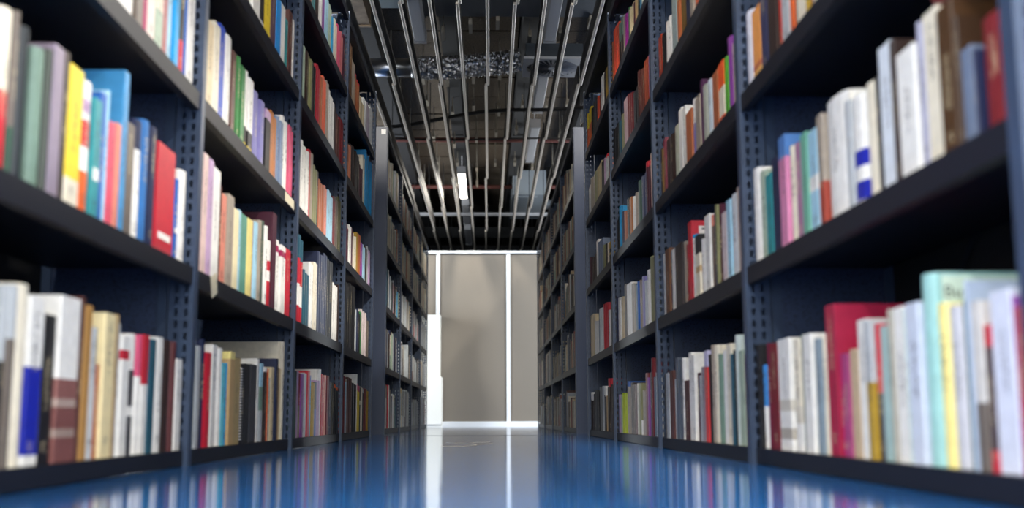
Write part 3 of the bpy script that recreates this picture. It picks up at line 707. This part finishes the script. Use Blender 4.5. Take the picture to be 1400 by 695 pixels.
def make_book(b, x, fx, z):
    V, F, C, U, RN = [], [], [], [], []
    h, t = b['h'], b['t']; d = b['d']
    rnd = R.random()
    kind = 0 if R.random() < .45 else 1
    book_geo(V, F, C, U, RN, d, t, h, b['bands'], rnd=rnd, kind=kind)
    o = link('book', book_mesh('book', V, F, C, U, RN), None, None)
    o.location = (x, b['y'], z + .0006); o.rotation_euler = (0, 0, 0 if fx > 0 else math.pi)
    bw = min(.003, t * .16)
    pg = MB().box(-d + .003, -.012 if kind == 0 and t > .02 else -bw * 1.6, -t / 2 + bw, t / 2 - bw, .003, h - .003)
    link('pages', pg.mesh('pages', paper_m), o)
    if b['stick']:
        m = re.match(r'(#[0-9a-fA-F]{6}|[A-Za-z])(\.\d+)(\.\d+)', b['stick'])
        f0, f1 = float(m.group(2)), float(m.group(3))
        s = box('spine_label', sticker, o, -.0001, .0006, -t * .34, t * .34, h * (1 - f1), h * (1 - f0)); s['label'] = 'white spine label'
    return o

individual = {}
stuffV, stuffF, stuffC, stuffU, stuffR = [], [], [], [], []
for line in BOOKS.strip().splitlines():
    t_ = line.split(); sid = t_[0]; side = sid[0]; lev = int(sid[2])
    L = []
    for s in t_[1:]:
        y0, y1, h, c = s.split(',')
        deep = '^' in c; c = c.replace('^', '')
        y0, y1, h = int(y0) / 1000, int(y1) / 1000, int(h) / 1000
        h = min(h, PIT - LIP - .012)
        b = dict(y=(y0 + y1) / 2, t=max(.005, (y1 - y0) * .97 - .002), h=h, bands=bands(c), stick=c.split('+')[1] if '+' in c else '')
        b['d'] = min(.29, max(.13, h * R.uniform(.68, .82))) if not deep else min(.29, max(.22, h * .95))
        L.append(b)
    x = AL - .012 if side == 'L' else AR + .012
    fx = 1 if side == 'L' else -1
    z = ZB + lev * PIT
    if sid[1] in 'AB' or sid == 'LC0': individual[sid] = (L, x, fx, z)
    else:
        for b in L:
            book_geo(stuffV, stuffF, stuffC, stuffU, stuffR, b['d'], b['t'], b['h'], b['bands'], x - R.uniform(0, .005) * fx, b['y'], z + .0006, fx, R.random(), True)

used = set()
for sid, (L, x, fx, z) in individual.items():
    sidew = 'left' if sid[0] == 'L' else 'right'
    shelf = SHELF[int(sid[2])]; bay = BAYN[sid[1]].format(sidew)
    view = sorted(L, key=lambda b: b['y'] * fx)      # left to right as the photograph shows them
    for b in L: describe(b)
    cnt = {}
    for b in L: cnt[b['desc']] = cnt.get(b['desc'], 0) + 1
    nb = {}
    for i, b in enumerate(view):
        l_ = view[i - 1]['col'] if i else None
        b['lab2'] = b['desc'] + (' just right of the %s one' % l_ if l_ else ' at the left end')
        nb[b['lab2']] = nb.get(b['lab2'], 0) + 1
    for i, b in enumerate(view):
        tail = ', %s, %s' % (shelf, bay)
        if cnt[b['desc']] == 1: lab = b['desc'] + ' on the %s of the %s' % (shelf, bay)
        elif nb[b['lab2']] == 1: lab = b['lab2'] + tail
        else: lab = '%s, %s from the left%s' % (b['desc'], ORD[i], tail)
        if lab in used or len(lab.split()) > 16: lab = '%s, %s from the left%s' % (b['desc'], ORD[i], tail)
        used.add(lab)
        o = make_book(b, x - R.uniform(0, .005) * fx, fx, z)
        tag(o, lab, 'book', 'books on the %s of the %s' % (shelf, bay))
        b['obj'] = o

# a book lying flat on the dark red volume, and print on three covers that show
L, x, fx, z = individual['RA1']
dr = min(L, key=lambda b: b['y'])
lb = dict(h=.19, t=.038, bands=bands('#8a3c30'), d=.15, stick='')
V, F, C, U, RN = [], [], [], [], []
book_geo(V, F, C, U, RN, .15, .038, .19, lb['bands'], rnd=.4, kind=0)
o = link('book', book_mesh('book', V, F, C, U, RN)); o.rotation_euler = (math.pi / 2, 0, math.pi)
o.location = (x, dr['y'] - .035, z + max(b['h'] for b in L if b['y'] < 1.42) + .021)
link('pages', MB().box(-.147, -.012, -.016, .016, .003, .187).mesh('pages', paper_m), o)
tag(o, 'reddish brown book lying flat on top of the dark red volume, nearest right bay', 'book', 'books on the second shelf of the nearest right bay')

def cover_text(b, txt, size, dx, dz, color, name='cover_title'):
    """flat lettering on the cover that faces the camera"""
    cu = bpy.data.curves.new(name, 'FONT'); cu.body = txt; cu.size = size; cu.extrude = .0002; cu.align_x = 'LEFT'
    cu.materials.append(mat(name + '_ink', color, .5))
    o = bpy.data.objects.new(name, cu); COL.objects.link(o); o.parent = b['obj']
    # right-hand books are turned by 180 degrees: their +y face looks at the camera
    bpy.context.view_layer.update()
    me = bpy.data.meshes.new_from_object(o.evaluated_get(bpy.context.evaluated_depsgraph_get()))
    bpy.data.objects.remove(o)
    o = link(name, me, b['obj'])
    o.location = (-dx, b['t'] / 2 + .0006, dz); o.rotation_euler = (math.pi / 2, 0, math.pi)
    return o
def find(sid, y): return min(individual[sid][0], key=lambda b: abs(b['y'] - y))
# the lettering on the red magazine, the mint volume and the teal emblem
b = find('RB1', 3.26)
reds = [q for q in individual['RB1'][0] if q['bands'][0][2] == 'r']
if reds:
    b = reds[0]
    s = box('title_block', mat('cover_white', lin('#ece6e4'), .5), b['obj'], -.20, -.022, b['t'] / 2 + .0001, b['t'] / 2 + .0005, b['h'] - .062, b['h'] - .016)
    cover_text(b, 'TAF', .05, .03, b['h'] - .056, lin('#181418'))
    cover_text(b, 'F', .05, .1, b['h'] - .115, lin('#181418'))
mints = [q for q in individual['RA0'][0] if q['bands'][0][2] == '#9fd0cc']
if mints:
    b = mints[0]
    box('cover_board', mat('mint_cover', lin('#d2e8d8'), .5), b['obj'], -b['d'] + .004, -.014, b['t'] / 2 + .0001, b['t'] / 2 + .0004, .004, b['h'] - .004)
    cover_text(b, 'Bus', .024, .016, b['h'] - .034, lin('#2a3430'))
for q in individual['RB0'][0]:
    if q['bands'][0][2] == 'N' and q['h'] > .2:
        bm_ = box('cover_print', mat('teal_cover_print', lin('#6fb5ae'), .5), q['obj'], -.075, -.012, q['t'] / 2 + .0001, q['t'] / 2 + .0005, q['h'] - .045, q['h'] - .002)
        cover_text(q, 'G', .04, .026, q['h'] - .038, lin('#122224'))
        break

# wire coil of the black spiral-bound book
for q in sorted(individual['LB0'][0], key=lambda q: q['y']):
    if q['bands'][0][2] == 'k' and len(q['bands']) == 1:
        co = MB()
        for i in range(26):
            zc = .012 + i * (q['h'] - .024) / 25
            co.tube([(-.006 + .009 * math.cos(a), -q['t'] / 2 + .004 + .006 * math.sin(a), zc) for a in [k * math.pi / 4 for k in range(9)]], .0012, 4, False)
        c_ = co.build('wire_coil', mat('coil_wire', lin('#d6d6d8'), .3, .6), q['obj']); c_['label'] = 'pale wire coil'
        break

# far books, too many to name one by one: one object
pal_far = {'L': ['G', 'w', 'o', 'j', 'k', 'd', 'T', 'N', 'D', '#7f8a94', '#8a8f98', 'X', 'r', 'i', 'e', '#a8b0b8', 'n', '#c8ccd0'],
           'R': ['j', 'i', 'N', 'D', 'T', '#8a7868', 'G', 'k', 'd', '#a89070', '#6a5a4c', 'x', '#9a4a34', 'o', '#7a6a5a', 'n']}
pal_top = {'L': ['o', 'i', 'w', 'j', '#e8dcc0', 'X', '#c8b894', 'a'], 'R': ['i', 'o', 'a', 'N', '#c8a070', '#8a5238', 'j', 'X']}
for side in 'LR':
    x = (AL - .009) if side == 'L' else AR + .009; fx = 1 if side == 'L' else -1
    for bay in range(4):
        for lev in range(5):
            z = ZB + lev * PIT
            y = E0 + bay * BAY + .02; end = y + BAY - .045
            if R.random() < .5: end -= R.uniform(0, .15)
            pal = (pal_top if lev >= 3 else pal_far)[side]
            ph = R.uniform(.19, .26)
            while True:
                t = R.uniform(.022, .06)
                if y + t > end: break
                if R.random() < .12: ph = R.uniform(.18, .28)
                h = min(.33, ph + R.uniform(-.02, .02)); c = R.choice(pal)
                bs = bands(c) if R.random() < .75 else bands('%s.%d%s' % (c, R.randint(2, 7), R.choice(pal)))
                if side == 'L' and bay == 0 and lev == 2 and 1.0 < y - E0 < 1.06: bs = bands('c')
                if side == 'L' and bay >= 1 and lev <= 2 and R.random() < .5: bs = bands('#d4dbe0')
                book_geo(stuffV, stuffF, stuffC, stuffU, stuffR, h * .72, t - .001, h, bs, x - R.uniform(0, .008) * fx, y + t / 2, z + .0006, fx, R.random(), True)
                y += t
# the shelves that go on above and before the frame
for side, lev, ya, yb in (('L', 3, Y1, Y0), ('L', 4, Y1, Y0), ('L', 4, Y0, Y0 + BAY), ('L', 2, Y1, 1.79), ('L', 3, Y0, 2.76), ('L', 1, Y1, 1.43), ('L', 0, Y1, 1.49),
                          ('R', 3, Y1, Y0), ('R', 4, Y1, Y0), ('R', 4, Y0, Y0 + BAY), ('R', 2, Y1, 1.75), ('R', 3, Y0, 2.77)):
    x = AL - .012 if side == 'L' else AR + .012; fx = 1 if side == 'L' else -1
    y = ya + .02
    while True:
        t = R.uniform(.02, .055); h = R.uniform(.2, .27)
        if y + t > yb - .022: break
        book_geo(stuffV, stuffF, stuffC, stuffU, stuffR, h * .72, t - .001, h, bands(R.choice('wwojGkdnbrRTteSvix')), x - R.uniform(0, .006) * fx, y + t / 2, ZB + lev * PIT + .0006, fx, R.random(), True)
        y += t
st = link('shelved_books', book_mesh('shelved_books', stuffV, stuffF, stuffC, stuffU, stuffR))
tag(st, 'rows of small mixed books filling the far bays and topmost shelves on both sides', 'books', None, 'stuff')
